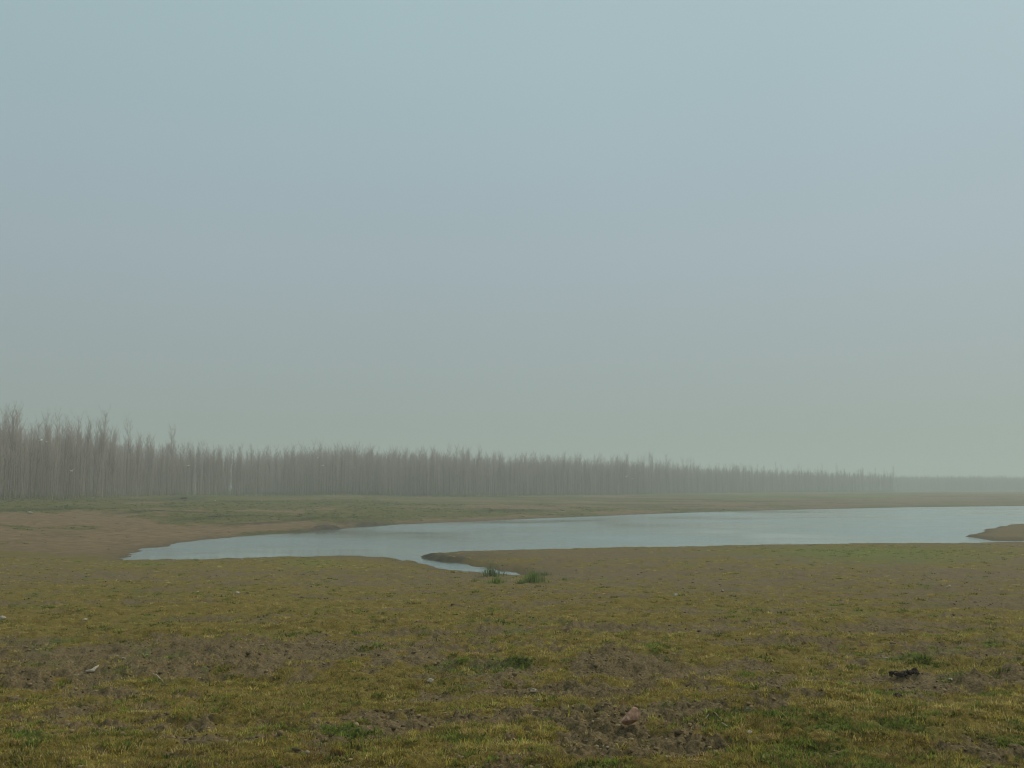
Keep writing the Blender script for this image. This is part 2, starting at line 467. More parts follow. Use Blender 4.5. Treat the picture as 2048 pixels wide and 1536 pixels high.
xs = np.linspace(-60, 1100, 60); ys = np.linspace(35, 380, 40)
X, Y = np.meshgrid(xs, ys, indexing='ij')
wi = np.arange(X.size).reshape(X.shape)
wq = np.stack([wi[:-1, :-1], wi[1:, :-1], wi[1:, 1:], wi[:-1, 1:]], -1).reshape(-1, 4)
link('water', mesh_np('water', np.stack([X, Y, np.zeros_like(X)], -1).reshape(-1, 3), [wq], wm), kind='structure',
     label='calm grey water of the reservoir', cat='water')

# ------------------------------------------------------------------ far hill ridge, almost lost in the haze
hm = varied('hill_scrub', (0.06, 0.08, 0.04), (0.10, 0.11, 0.06), 0.01)
hx = np.linspace(250, 1900, 90); hy = np.linspace(1500, 2300, 24)
X, Y = np.meshgrid(hx, hy, indexing='ij')
uu = 1024 + F * X / Y
hz = 30 * np.exp(-((uu - 1660) / 130) ** 2) + 20 * np.exp(-((uu - 1880) / 170) ** 2) + 14 * np.exp(-((uu - 2300) / 250) ** 2)
hz = hz * np.exp(-((Y - 1900) / 210) ** 2) * (0.8 + 0.4 * fbm(X * 0.01, Y * 0.01, 7, 3)) - 1.0
hi = np.arange(X.size).reshape(X.shape)
hq = np.stack([hi[:-1, :-1], hi[1:, :-1], hi[1:, 1:], hi[:-1, 1:]], -1).reshape(-1, 4)
link('hills', mesh_np('hills', np.stack([X, Y, hz], -1).reshape(-1, 3), [hq], hm, True), kind='structure',
     label='faint low hills behind the far wood', cat='hills')

# ------------------------------------------------------------------ trees
def bark(name, c1, c2):
    m, t, b = new_mat(name, 0.9, c1, 0.1)
    oi = t.nodes.new('ShaderNodeObjectInfo')
    r = t.nodes.new('ShaderNodeValToRGB')
    r.color_ramp.elements[0].color = (*c1, 1); r.color_ramp.elements[1].color = (*c2, 1)
    t.links.new(oi.outputs['Random'], r.inputs[0]); t.links.new(r.outputs[0], b.inputs['Base Color'])
    return m
trunk_m = bark('pale_bark', (0.20, 0.165, 0.110), (0.36, 0.31, 0.22))
twig_m = bark('winter_twigs', (0.280, 0.215, 0.190), (0.410, 0.325, 0.285))

class Tubes:
    def __init__(s): s.v = []; s.q = []; s.t = []
    def tube(s, pts, rad, n):
        base = []
        for p, r_ in zip(pts, rad):
            k = len(s.v)
            for i in range(n):
                a_ = 2 * math.pi * i / n
                s.v.append((p[0] + r_ * math.cos(a_), p[1] + r_ * math.sin(a_), p[2]))
            base.append(k)
        for b0, b1 in zip(base, base[1:]):
            for i in range(n):
                s.q.append((b0 + i, b0 + (i + 1) % n, b1 + (i + 1) % n, b1 + i))
    def cone(s, p, q, r_):
        """thin three-sided twig from p to the point q"""
        p = Vector(p); q = Vector(q); d = (q - p).normalized()
        x = d.orthogonal().normalized(); y = d.cross(x)
        k = len(s.v)
        for i in range(3):
            a_ = 2.0944 * i
            s.v.append(tuple(p + (x * math.cos(a_) + y * math.sin(a_)) * r_))
        s.v.append(tuple(q))
        for i in range(3): s.t.append((k + i, k + (i + 1) % 3, k + 3))
    def seg(s, p, q, r0, r1):
        p = Vector(p); q = Vector(q); d = (q - p).normalized()
        x = d.orthogonal().normalized(); y = d.cross(x)
        k = len(s.v)
        for c_, r_ in ((p, r0), (q, r1)):
            for i in range(3):
                a_ = 2.0944 * i
                s.v.append(tuple(c_ + (x * math.cos(a_) + y * math.sin(a_)) * r_))
        for i in range(3): s.q.append((k + i, k + (i + 1) % 3, k + 3 + (i + 1) % 3, k + 3 + i))
    def faces(s):
        f = []
        if s.q: f.append(np.array(s.q))
        if s.t: f.append(np.array(s.t))
        return f

def build_tree(seed, H, spread):
    rd = random.Random(seed)
    tr = Tubes(); cr = Tubes()
    bx, by = rd.uniform(-.25, .25), rd.uniform(-.25, .25)
    def axis(h): f = h / H; return Vector((bx * f * f + 0.05 * math.sin(5 * f + seed), by * f * f + 0.05 * math.cos(4 * f + seed), h))
    hs = [0, .4, 1.5, 3, 5, 7, 9, H * .8, H * .92, H]
    hs = sorted(set(h for h in hs if h <= H))
    tr.tube([axis(h) - Vector((0, 0, 0.35 if h == 0 else 0)) for h in hs], [max(0.010, 0.070 * (1.25 if h == 0 else 1) * (1 - h / H) ** 0.8) for h in hs], 5)
    # co-leaders: the stem forks once or twice
    forks = []
    for k in range(rd.choice((0, 1, 1, 2))):
        fh = rd.uniform(0.35, 0.62) * H; fa = rd.uniform(0, 6.28); fl = (H - fh) * rd.uniform(0.75, 1.0)
        b0 = axis(fh); b1 = b0 + Vector((math.cos(fa) * .38, math.sin(fa) * .38, fl * .4)); b2 = b1 + Vector((math.cos(fa) * .12, math.sin(fa) * .12, fl * .6))
        tr.tube([b0, b1, b2], [0.036, 0.026, 0.008], 4); forks.append((fh, b0, b1, b2))
    nb = 62
    for k in range(nb):
        f = (k + rd.random()) / nb
        f = 0.03 + 0.72 * f / 0.82 if f < 0.82 else 0.75 + 0.24 * (f - 0.82) / 0.18      # close below, few above
        h = f * H
        az = k * 2.4 + rd.uniform(-.5, .5)
        el = rd.uniform(0.75, 1.2) + 0.22 * f           # ascending
        top = max(0.0, (f - 0.62) / 0.38)
        ln = spread * (0.55 + 0.75 * math.sin(math.pi * min(1, f * 0.8 + 0.2))) * rd.uniform(0.6, 1.25) * (1 - 0.25 * top)
        if f < 0.16: ln *= 0.75
        d = Vector((math.cos(az) * math.cos(el), math.sin(az) * math.cos(el), math.sin(el)))
        p0 = axis(h)
        if forks and rd.random() < 0.45:
            fh, b0, b1, b2 = rd.choice(forks); g = rd.random()
            p0 = b0.lerp(b1, g * 2) if g < .5 else b1.lerp(b2, g * 2 - 1)
        p1 = p0 + d * ln * 0.5
        d2 = (d + Vector((0, 0, 0.45))).normalized(); p2 = p1 + d2 * ln * 0.55
        cr.seg(p0, p1, 0.018, 0.012); cr.cone(p1, p2, 0.012)
        for m_ in range(13 if f < 0.7 else 6):
            g = rd.uniform(0.15, 1.0)
            q0 = p0.lerp(p1, g * 2) if g < 0.5 else p1.lerp(p2, g * 2 - 1)
            az2 = rd.uniform(0, 6.28); e2 = rd.uniform(0.25, 1.25)
            dd = (Vector((math.cos(az2) * math.cos(e2), math.sin(az2) * math.cos(e2), math.sin(e2))) + d * 0.6).normalized()
            cr.cone(q0, q0 + dd * rd.uniform(0.35, 1.10), 0.0075)
    return tr, cr

variants = []
tmpl = bpy.data.collections.new('tree_kinds')
for k, (H, sp) in enumerate(((12.6, 1.5), (11.6, 1.5), (13.2, 1.6), (12.0, 1.35), (11.0, 1.35), (13.0, 1.4), (11.4, 1.6))):
    tr, cr = build_tree(k + 11, H, sp)
    tm = mesh_np('trunk', tr.v, tr.faces(), trunk_m, True)
    cm = mesh_np('crown', cr.v, cr.faces(), twig_m, False)
    variants.append((tm, cm, H))
    o = len(tr.v)
    jf = [f for f in tr.faces()] + [f + o for f in cr.faces()]
    jm = mesh_np('tree_kind', tr.v + cr.v, jf, None, False)
    jm.materials.append(trunk_m); jm.materials.append(twig_m)
    nt_ = sum(len(f) for f in tr.faces())
    mi = np.zeros(len(jm.polygons), np.int32); mi[nt_:] = 1
    jm.polygons.foreach_set('material_index', mi)
    tmpl.objects.link(bpy.data.objects.new('tree_kind_%d' % k, jm))

# front edge of the plantation, from the left of the frame towards the far right (world x, y)
EDGE = [(-150, 118), (-100, 140), (-79, 152), (-74, 185), (-77, 218), (-54, 242), (-14, 258), (36, 330), (76, 410), (135, 470), (196, 520), (222, 600)]
pts = []
def edge_pts(step):
    res = []
    for (x0, y0), (x1, y1) in zip(EDGE, EDGE[1:]):
        L_ = math.hypot(x1 - x0, y1 - y0); n = max(1, int(L_ / step))
        for i in range(n):
            f = i / n
            res.append((x0 + (x1 - x0) * f, y0 + (y1 - y0) * f, -(y1 - y0) / L_, (x1 - x0) / L_))
    return res
rt = random.Random(5)
cand = []
for row in range(40):
    off = row * 2.3
    for (x, y, nx, ny) in edge_pts(1.8):
        if row > 24 and y > 500: continue
        if rt.random() < (0.15 if y < 500 else 0.45): continue
        # rows recede away from the water: leftwards and back
        px = x + nx * off + rt.gauss(0, .9)
        py = y + ny * off + rt.gauss(0, 1.1)
        cand.append((px, py, row))
for _ in range(1500):
    cand.append((rt.uniform(-165, -20), rt.uniform(290, 420), 30))
# keep those that can be seen (inside the view, a little beyond its edge)
keep = []
for (px, py, row) in cand:
    u = 1024 + F * px / max(py, 1)
    if -420 < u < 2350 and py > 90: keep.append((px, py, row, u))
kz = grid_z([k[0] for k in keep], [k[1] for k in keep])
trees = []
for (px, py, row, u), z in zip(keep, kz):
    cl = float(fbm(np.array([px * 0.06]), np.array([py * 0.06]), 201, 2)[0])
    s = (rt.uniform(0.70, 0.98) if u < 560 else rt.uniform(0.70, 1.0)) * (0.88 + 0.24 * cl) * (1.06 if u < 230 else 0.97) * float(np.interp(u, [1000, 1250, 1780], [1.0, 0.97, 0.80]))
    if rt.random() < (0.22 if u < 230 else 0.05 if u < 540 else 0.0 if u < 1280 else 0.05): s *= rt.uniform(1.10, 1.24) if u < 230 else rt.uniform(1.15, 1.40)
    trees.append((px, py, float(z), s, rt.uniform(0, 6.28), rt.randrange(len(variants)), row, u))
# the 300 that show largest: front rows inside the frame, nearest first
inview = sorted([q for q in trees if -30 < q[7] < 2070 and q[6] < 3], key=lambda q: q[1] + 25 * q[6])
single = inview[:290]
sset = set(id(q) for q in single)
mass = [q for q in trees if id(q) not in sset]
for (px, py, z, s, rz, k, row, u) in single:
    if u < 230:
        lab, grp = 'tall bare slender tree in the near left end of the hazy plantation', 'bare trees at the left end of the plantation'
    elif u < 560:
        lab, grp = 'bare slender tree where the plantation steps down, left of centre behind the green bank', 'bare trees left of centre in the plantation'
    elif u < 1150:
        lab, grp = 'low hazy bare tree along the even middle stretch of the plantation', 'bare trees in the middle of the plantation'
    else:
        lab, grp = 'small faint bare tree in the thinning right part of the plantation', 'faint bare trees at the right of the plantation'
    root = link('bare_tree', None, label=lab, cat='tree', group=grp, loc=(px, py, z), rot=(rt.gauss(0, .03), rt.gauss(0, .03), rz), scale=(s, s, s))
    root.empty_display_size = 0.5
    link('trunk', variants[k][0], root)
    link('crown', variants[k][1], root)

def scatter_group(coll):
    g = bpy.data.node_groups.new('scatter', 'GeometryNodeTree')
    g.interface.new_socket('Geometry', in_out='INPUT', socket_type='NodeSocketGeometry')
    g.interface.new_socket('Geometry', in_out='OUTPUT', socket_type='NodeSocketGeometry')
    n = g.nodes.new
    gi = n('NodeGroupInput'); go = n('NodeGroupOutput'); ip = n('GeometryNodeInstanceOnPoints'); ci = n('GeometryNodeCollectionInfo')
    ci.inputs['Collection'].default_value = coll; ci.inputs['Separate Children'].default_value = True; ci.inputs['Reset Children'].default_value = True
    ip.inputs['Pick Instance'].default_value = True
    ra = n('GeometryNodeInputNamedAttribute'); ra.data_type = 'FLOAT_VECTOR'; ra.inputs['Name'].default_value = 'rot'
    sa = n('GeometryNodeInputNamedAttribute'); sa.data_type = 'FLOAT_VECTOR'; sa.inputs['Name'].default_value = 'scl'
    ia = n('GeometryNodeInputNamedAttribute'); ia.data_type = 'INT'; ia.inputs['Name'].default_value = 'pick'
    lk = g.links.new
    lk(gi.outputs[0], ip.inputs['Points']); lk(ci.outputs[0], ip.inputs['Instance']); lk(ia.outputs['Attribute'], ip.inputs['Instance Index'])
    lk(ra.outputs['Attribute'], ip.inputs['Rotation']); lk(sa.outputs['Attribute'], ip.inputs['Scale']); lk(ip.outputs[0], go.inputs[0])
    return g
GRP = scatter_group(tmpl)
def scatter(name, lst, label, cat):
    me = bpy.data.meshes.new(name)
    me.vertices.add(len(lst))
    me.vertices.foreach_set('co', np.array([(q[0], q[1], q[2]) for q in lst], np.float32).ravel())
    at = me.attributes.new('rot', 'FLOAT_VECTOR', 'POINT'); at.data.foreach_set('vector', np.array([(rt.gauss(0, .03), rt.gauss(0, .03), q[4]) for q in lst], np.float32).ravel())
    at = me.attributes.new('scl', 'FLOAT_VECTOR', 'POINT'); at.data.foreach_set('vector', np.array([(q[3],) * 3 for q in lst], np.float32).ravel())
    at = me.attributes.new('pick', 'INT', 'POINT'); at.data.foreach_set('value', np.array([q[5] for q in lst], np.int32))
    o = link(name, me, label=label, cat=cat, kind='stuff')
    md = o.modifiers.new('scatter', 'NODES'); md.node_group = GRP
    return o
# low scrub and suckers along the ragged front of the wood
for (x, y, nx, ny) in edge_pts(0.8):
    if rt.random() < 0.45: continue
    off = rt.gauss(-0.6, 1.6)
    px, py = x + nx * off + rt.gauss(0, .8), y + ny * off + rt.gauss(0, .8)
    u = 1024 + F * px / max(py, 1)
    if -420 < u < 2350:
        mass.append((px, py, float(grid_z(px, py)[0]), rt.uniform(0.06, 0.22) * (1.5 if rt.random() < .12 else 1), rt.uniform(0, 6.28), rt.randrange(len(variants)), 0, u))
scatter('plantation', mass, 'dense grey mass of bare trees filling the plantation behind its front rows', 'wood')
# the far wood across the water at the right, one hazy band
farw = []
for i in range(9000):
    f = rt.random(); dpt = rt.random() ** 1.3
    x = 252 + 430 * f + 30 * dpt; y = 668 + 95 * f + 110 * dpt
    z = float(grid_z(x, y)[0])
    farw.append((x, y, z, rt.uniform(0.62, 0.80), rt.uniform(0, 6.28), rt.randrange(7)))
scatter('far_wood', farw, 'faint even band of woodland on the horizon at the right', 'wood')

# ------------------------------------------------------------------ grass, sampled over the ground sheet
nd = len(dense)
def sample_cells(n, d0, d1, weight, far=False):
    """random points on the sheet, even over the picture, thinned by weight(soil, green, wf, sd)"""
    ring = (rs > d0) & (rs < d1)
    i0, i1 = np.nonzero(ring)[0][[0, -1]]
    fi = rng.uniform(i0, i1 - 1, n); fj = rng.uniform(20, nd - 22, n)
    i = fi.astype(int); j = fj.astype(int); a_ = fi - i; b_ = fj - j
    def S(g): return (g[i, j] * (1 - b_) + g[i, j + 1] * b_) * (1 - a_) + (g[i + 1, j] * (1 - b_) + g[i + 1, j + 1] * b_) * a_
    soil, gr, wf, sd = S(SOIL), S(GREEN), S(WF), S(SD)
    ok = (rng.random(n) < weight(soil, gr)) & ((wf > 0.7) if far else (wf < 0.3)) & (sd > 0.5)
    return [S(g)[ok] for g in (GX, GY, GZ, SOIL, GREEN, SHORE_GREEN, SD)]

def leafy(name, attr_type):
    """thin leaves that let some light through; colour from the 'tint' of the plant, varied by blade"""
    m, t, b = new_mat(name, 0.75, spec=0.12)
    ca = t.nodes.new('ShaderNodeAttribute'); ca.attribute_name = 'tint'; ca.attribute_type = attr_type
    sh = t.nodes.new('ShaderNodeAttribute'); sh.attribute_name = 'shade'
    vm = t.nodes.new('ShaderNodeVectorMath'); vm.operation = 'SCALE'
    t.links.new(ca.outputs['Color'], vm.inputs[0])
    if attr_type == 'INSTANCER': t.links.new(sh.outputs['Fac'], vm.inputs['Scale'])
    else: vm.inputs['Scale'].default_value = 1.0
    t.links.new(vm.outputs[0], b.inputs['Base Color'])
    tl = t.nodes.new('ShaderNodeBsdfTranslucent'); t.links.new(vm.outputs[0], tl.inputs['Color'])
    mx_ = t.nodes.new('ShaderNodeMixShader'); mx_.inputs[0].default_value = 0.42
    t.links.new(b.outputs[0], mx_.inputs[1]); t.links.new(tl.outputs[0], mx_.inputs[2])
    t.links.new(mx_.outputs[0], t.nodes['Material Output'].inputs['Surface'])
    return m
tuft_inst_m = leafy('turf_blades', 'INSTANCER')
leaf_m = leafy('single_blades', 'GEOMETRY')
clod_m, t, bs = new_mat('soil_crumbs', 0.95, spec=0.1)
ca = t.nodes.new('ShaderNodeAttribute'); ca.attribute_name = 'tint'
t.links.new(ca.outputs['Color'], bs.inputs['Base Color'])

def turf_kind(seed, nbl, rad_, lmin, lmax, lean0, lean1, w, name):
    """a small tuft of bent blades, unit scale in metres"""
    g = np.random.default_rng(seed)
    a_ = g.uniform(0, 2 * np.pi, nbl); r_ = rad_ * np.sqrt(g.random(nbl))
    bx, by = r_ * np.cos(a_), r_ * np.sin(a_)
    ln = g.uniform(lmin, lmax, nbl); le = g.uniform(lean0, lean1, nbl); az = a_ + g.normal(0, 1.0, nbl)
    wd = w * g.uniform(.7, 1.4, nbl)
    dx, dy = np.cos(az), np.sin(az); fx, fy = -dy, dx
    l1 = le * .55; bz = np.full(nbl, -0.008)
    mx, my, mz = bx + dx * np.sin(l1) * ln * .55, by + dy * np.sin(l1) * ln * .55, bz + np.cos(l1) * ln * .55
    tx, ty, tz = mx + dx * np.sin(le) * ln * .5, my + dy * np.sin(le) * ln * .5, mz + np.cos(le) * ln * .5
    bv = np.stack([np.stack([bx - fx * wd, by - fy * wd, bz], -1), np.stack([bx + fx * wd, by + fy * wd, bz], -1),
                   np.stack([mx + fx * wd * .8, my + fy * wd * .8, mz], -1), np.stack([mx - fx * wd * .8, my - fy * wd * .8, mz], -1),
                   np.stack([tx, ty, tz], -1)], 1).reshape(-1, 3)
    o_ = np.arange(nbl)[:, None] * 5
    me_ = mesh_np(name, bv, [o_ + np.array([[0, 1, 2, 3]]), o_ + np.array([[3, 2, 4]])], tuft_inst_m, False,
                  {'shade': np.repeat(g.uniform(0.55, 1.45, nbl), 5)})
    return bpy.data.objects.new(name, me_)
turf = bpy.data.collections.new('turf_kinds')
for k in range(4):      # dry short grass
    turf.objects.link(turf_kind(300 + k, 30, 0.050, 0.014, 0.040, 0.5, 1.45, 0.0021, 'turf_kind_%d' % k))
for k in range(2):      # a few longer stalks
    turf.objects.link(turf_kind(310 + k, 14, 0.030, 0.030, 0.070, 0.2, 1.2, 0.0019, 'turf_kind_%d' % (4 + k)))
for k in range(2):      # broad-leaved weeds
    turf.objects.link(turf_kind(320 + k, 26, 0.055, 0.018, 0.045, 0.4, 1.4, 0.0048, 'turf_kind_%d' % (6 + k)))
TURF = scatter_group(turf)

def turf_cover(name, n, d0, d1, label, far=False):
    X, Y, Z, S_, G_, SG_, D_ = sample_cells(n, d0, d1, lambda s, g: np.clip(1.0 - 0.96 * s + 0.35 * g, 0.03, 1), far)
    keep_ = rng.random(len(X)) < 0.22 + 0.9 * sstep(0.40, 0.58, fbm(X * 4.5, Y * 4.5, 157, 3))
    X, Y, Z, S_, G_, SG_, D_ = [q[keep_] for q in (X, Y, Z, S_, G_, SG_, D_)]
    n = len(X)
    dist = np.hypot(X, Y)
    k = rng.random(n)
    patch = fbm(X * 0.8, Y * 0.8, 151, 3)
    straw = np.array([0.480, 0.370, 0.130]); olive = np.array([0.365, 0.292, 0.058]); brown = np.array([0.320, 0.215, 0.082]); green = np.array([0.175, 0.210, 0.038])
    k = np.clip(k + (patch - 0.5) * 0.9, 0, 1)
    c_ = np.where((k < 0.22)[:, None], brown, np.where((k < 0.66)[:, None], olive, straw))
    isg = rng.random(n) < np.clip(G_ * 1.0 + SG_ * 0.5 + 0.09, 0, 1)
    c_ = np.where(isg[:, None], green, c_) * rng.uniform(0.50, 1.38, n)[:, None] * (0.62 + 0.76 * fbm(X * 1.6, Y * 1.6, 159, 4))[:, None]
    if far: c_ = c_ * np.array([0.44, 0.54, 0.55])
    pick = np.where(isg, rng.integers(6, 8, n), np.where(rng.random(n) < 0.86, rng.integers(0, 4, n), rng.integers(4, 6, n)))
    scl = rng.uniform(0.55, 1.35, n) * (0.80 + 0.030 * dist)
    me_ = bpy.data.meshes.new(name); me_.vertices.add(n)
    me_.vertices.foreach_set('co', np.stack([X, Y, Z], -1).astype(np.float32).ravel())
    at = me_.attributes.new('rot', 'FLOAT_VECTOR', 'POINT'); at.data.foreach_set('vector', np.stack([rng.normal(0, .12, n), rng.normal(0, .12, n), rng.uniform(0, 6.28, n)], -1).astype(np.float32).ravel())
    vz = scl * (1 - 0.010 * np.minimum(dist, 50))
    at = me_.attributes.new('scl', 'FLOAT_VECTOR', 'POINT'); at.data.foreach_set('vector', np.stack([scl, scl, vz], -1).astype(np.float32).ravel())
    at = me_.attributes.new('pick', 'INT', 'POINT'); at.data.foreach_set('value', pick.astype(np.int32))
    at = me_.attributes.new('tint', 'FLOAT_COLOR', 'POINT'); at.data.foreach_set('color', np.concatenate([c_, np.ones((n, 1))], 1).astype(np.float32).ravel())
    o = link(name, me_, label=label, cat='grass', kind='stuff')
    md = o.modifiers.new('scatter', 'NODES'); md.node_group = TURF
turf_cover('meadow_grass', 210000, 6.4, 80.0, 'short dry yellow-green grass with green weeds on the near meadow')

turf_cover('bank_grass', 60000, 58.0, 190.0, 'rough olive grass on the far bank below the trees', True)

# ------------------------------------------------------------------ loose clods of soil
ico_v = []; gold = (1 + 5 ** .5) / 2
for s1 in (-1, 1):
    for s2 in (-gold, gold):
        ico_v += [(0, s1, s2), (s1, s2, 0), (s2, 0, s1)]
ico_v = np.array(ico_v); ico_v /= np.linalg.norm(ico_v[0])
ico_f = []
for i in range(12):
    for j in range(i + 1, 12):
        for k in range(j + 1, 12):
            if all(abs(np.linalg.norm(ico_v[p] - ico_v[q]) - 1.0515) < 0.01 for p, q in ((i, j), (j, k), (i, k))):
                nrm = np.cross(ico_v[j] - ico_v[i], ico_v[k] - ico_v[i])
                ico_f.append((i, j, k) if np.dot(nrm, ico_v[i]) > 0 else (i, k, j))
ico_f = np.array(ico_f)
X, Y, Z, S_, G_, SG_, D_ = sample_cells(64000, 6.4, 50.0, lambda s, g: np.clip(s * 0.75 + 0.02, 0, 1))
n = len(X); dist = np.hypot(X, Y)
sz = rng.lognormal(-4.85, 0.55, n) * (1 + dist * 0.02)
sz = np.minimum(sz, 0.026 + 0.0006 * dist)
d12 = rng.uniform(0.7, 1.25, (n, 12, 1)) * ico_v[None]
d12[:, :, 0] *= rng.uniform(.8, 1.5, (n, 1)); d12[:, :, 2] *= rng.uniform(.5, .9, (n, 1))
ra = rng.uniform(0, 6.28, n)[:, None]
vx = d12[:, :, 0] * np.cos(ra) - d12[:, :, 1] * np.sin(ra); vy = d12[:, :, 0] * np.sin(ra) + d12[:, :, 1] * np.cos(ra)
cv = np.stack([vx * sz[:, None] + X[:, None], vy * sz[:, None] + Y[:, None], d12[:, :, 2] * sz[:, None] + Z[:, None] + sz[:, None] * .2], -1).reshape(-1, 3)
cf = (np.arange(n)[:, None, None] * 12 + ico_f[None]).reshape(-1, 3)
tone = rng.random(n)
cc = np.array([0.195, 0.140, 0.070])[None] * rng.uniform(0.40, 1.60, n)[:, None]
cc = np.where((tone > 0.985)[:, None], np.array([0.34, 0.275, 0.19])[None], cc)
link('soil_clods', mesh_np('soil_clods', cv, [cf], clod_m, False, {'tint': np.repeat(np.concatenate([cc, np.ones((n, 1))], 1), 12, 0)}), kind='stuff',
     label='loose clods and crumbs of brown soil strewn over the bare patches', cat='soil')

# ------------------------------------------------------------------ single things
def lump(name, size, seed, subdiv=3, rough=0.35, cuts=0, flat=0.0):
    """an uneven stone: a sphere pushed about by noise and cut by planes"""
    import bmesh
    bm = bmesh.new(); bmesh.ops.create_icosphere(bm, subdivisions=subdiv, radius=1.0)
    rd = random.Random(seed)
    pl = []
    for _ in range(cuts):
        d = Vector((rd.gauss(0, 1), rd.gauss(0, 1), rd.gauss(0, 1))).normalized(); pl.append((d, rd.uniform(0.45, 0.75)))
    ph = [rd.uniform(0, 6) for _ in range(6)]
    for v in bm.verts:
        p = v.co.copy()
        for d, c_ in pl:
            e = p.dot(d) - c_
            if e > 0: p -= d * e
        k = 1 + rough * (0.5 * math.sin(3.1 * p.x + ph[0]) * math.sin(2.7 * p.y + ph[1]) + 0.3 * math.sin(6.3 * p.z + ph[2] + 4 * p.x) + 0.2 * math.sin(11 * p.y + ph[3] + 7 * p.x))
        p *= k
        v.co = Vector((p.x * size[0], p.y * size[1], p.z * size[2]))
    me_ = bpy.data.meshes.new(name); bm.to_mesh(me_); bm.free()
    return me_

pale_m = varied('pale_stone', (0.30, 0.245, 0.165), (0.46, 0.39, 0.28), 60, 0.85, 0.004)
red_m = varied('reddish_stone', (0.30, 0.165, 0.105), (0.48, 0.300, 0.205), 30, 0.85, 0.006)
dark_m = varied('dark_earth', (0.014, 0.009, 0.007), (0.075, 0.050, 0.035), 45, 0.8, 0.01)
wood_m = varied('bleached_wood', (0.33, 0.28, 0.20), (0.48, 0.42, 0.32), 50, 0.8, 0.002)

def put(name, me_, u, v, mat, label, cat, rz=0.0, sink=0.25, h=0.05, tilt=(0, 0), group=None):
    me_.materials.append(mat)
    x, y, z = pix_ground(u, v)
    return link(name, me_, label=label, cat=cat, group=group, loc=(x, y, z + h * (1 - 2 * sink)), rot=(tilt[0], tilt[1], rz))

put('red_stone', lump('red_stone', (0.092, 0.070, 0.082), 4, 4, 0.10, 9), 1262, 1462, red_m, 'reddish-brown angular stone sitting in the churned soil near the front', 'stone', 0.3, -0.15, 0.075, (0.12, -0.15))

# a dark heap: several lumps in one body
import bmesh
bm = bmesh.new()
rd = random.Random(9)
for k in range(16):
    f = rd.uniform(-1, 1)
    big = 1.0 if 0.1 < f < 0.75 else 0.6
    r_ = bmesh.ops.create_icosphere(bm, subdivisions=2, radius=1.0)
    sx, sy, szz = rd.uniform(.018, .060) * big, rd.uniform(.02, .05) * big, rd.uniform(.012, .050) * big
    for v in r_['verts']:
        q = 1 + 0.25 * math.sin(5 * v.co.x + k) * math.sin(4 * v.co.y + 2 * k) + 0.12 * math.sin(9 * v.co.z + k)
        v.co = Vector((v.co.x * sx * q + f * 0.16, v.co.y * sy * q + rd.uniform(-.004, .004) + 0.05 * math.sin(k * 2.1), v.co.z * szz * q + 0.028 * big))
dm = bpy.data.meshes.new('dark_heap'); bm.to_mesh(dm); bm.free()
dm.transform(__import__('mathutils').Matrix.Scale(1.05, 4))
put('dark_heap', dm, 1812, 1353, dark_m, 'blackish crumbled heap lying beside a patch of green weeds at the right', 'heap', 0.1, 0.0, 0.004)
put('dark_heap', lump('dark_heap', (0.05, 0.04, 0.022), 31, 3, 0.5), 1795, 1395, dark_m, 'small dark lump of earth in front of the blackish heap', 'heap', 0.5, 0.3, 0.035)

def stick(name, uv, radii, mat, label, lift=None, n=6):
    P = [pix_ground(u, v) for u, v in uv]
    o0 = Vector(P[0])
    ps = [Vector(p) - o0 + Vector((0, 0, (lift[i] if lift else 0.012))) for i, p in enumerate(P)]
    # densify, wobble a little
    fine = []; fr = []
    for i in range(len(ps) - 1):
        for k in range(4):
            f = k / 4
            fine.append(ps[i].lerp(ps[i + 1], f) + Vector((random.uniform(-1, 1), random.uniform(-1, 1), random.uniform(-1, 1))) * radii[i] * 0.25)
            fr.append(radii[i] * (1 - f) + radii[i + 1] * f)
    fine.append(ps[-1]); fr.append(radii[-1])
    vv = []; qq = []
    for i, p in enumerate(fine):
        d = (fine[min(i + 1, len(fine) - 1)] - fine[max(i - 1, 0)]).normalized()
        x = d.cross(Vector((0, 0, 1))).normalized(); y = x.cross(d)
        for k in range(n):
            a_ = 2 * math.pi * k / n
            vv.append(tuple(p + (x * math.cos(a_) + y * math.sin(a_)) * fr[i] * random.uniform(.85, 1.15)))
    for i in range(len(fine) - 1):
        for k in range(n): qq.append((i * n + k, i * n + (k + 1) % n, (i + 1) * n + (k + 1) % n, (i + 1) * n + k))
    fs = [np.array(qq), np.array([list(range(n))[::-1], [(len(fine) - 1) * n + k for k in range(n)]])]
    return link(name, mesh_np(name, vv, fs, mat, True), label=label, cat='stick', loc=o0)
wb = stick('driftwood', [(171, 1347), (186, 1346), (197, 1341)], [0.012, 0.026, 0.008], wood_m, 'chunky pale piece of driftwood on the bare soil at the left', [0.02, 0.03, 0.06])
stick('twig', [(145, 1356), (158, 1352), (172, 1351)], [0.004, 0.006, 0.004], wood_m, 'thin straight pale twig lying left of the chunky driftwood')
stick('twig', [(304, 1351), (313, 1357), (320, 1363), (326, 1369)], [0.004, 0.006, 0.007, 0.004], wood_m, 'thin curved pale twig right of the driftwood', [0.02, .03, .03, .012])
stick('twig', [(1410, 1441), (1418, 1434), (1430, 1433), (1440, 1440)], [0.003, 0.0045, 0.0045, 0.003], wood_m, 'arched pale twig over churned soil right of the reddish stone', [0.005, .02, .02, .005])
stick('twig', [(1443, 1450), (1450, 1455), (1456, 1458)], [0.003, 0.006, 0.003], wood_m, 'short yellowish stalk lying below the arched twig', [0.02, .02, .015])

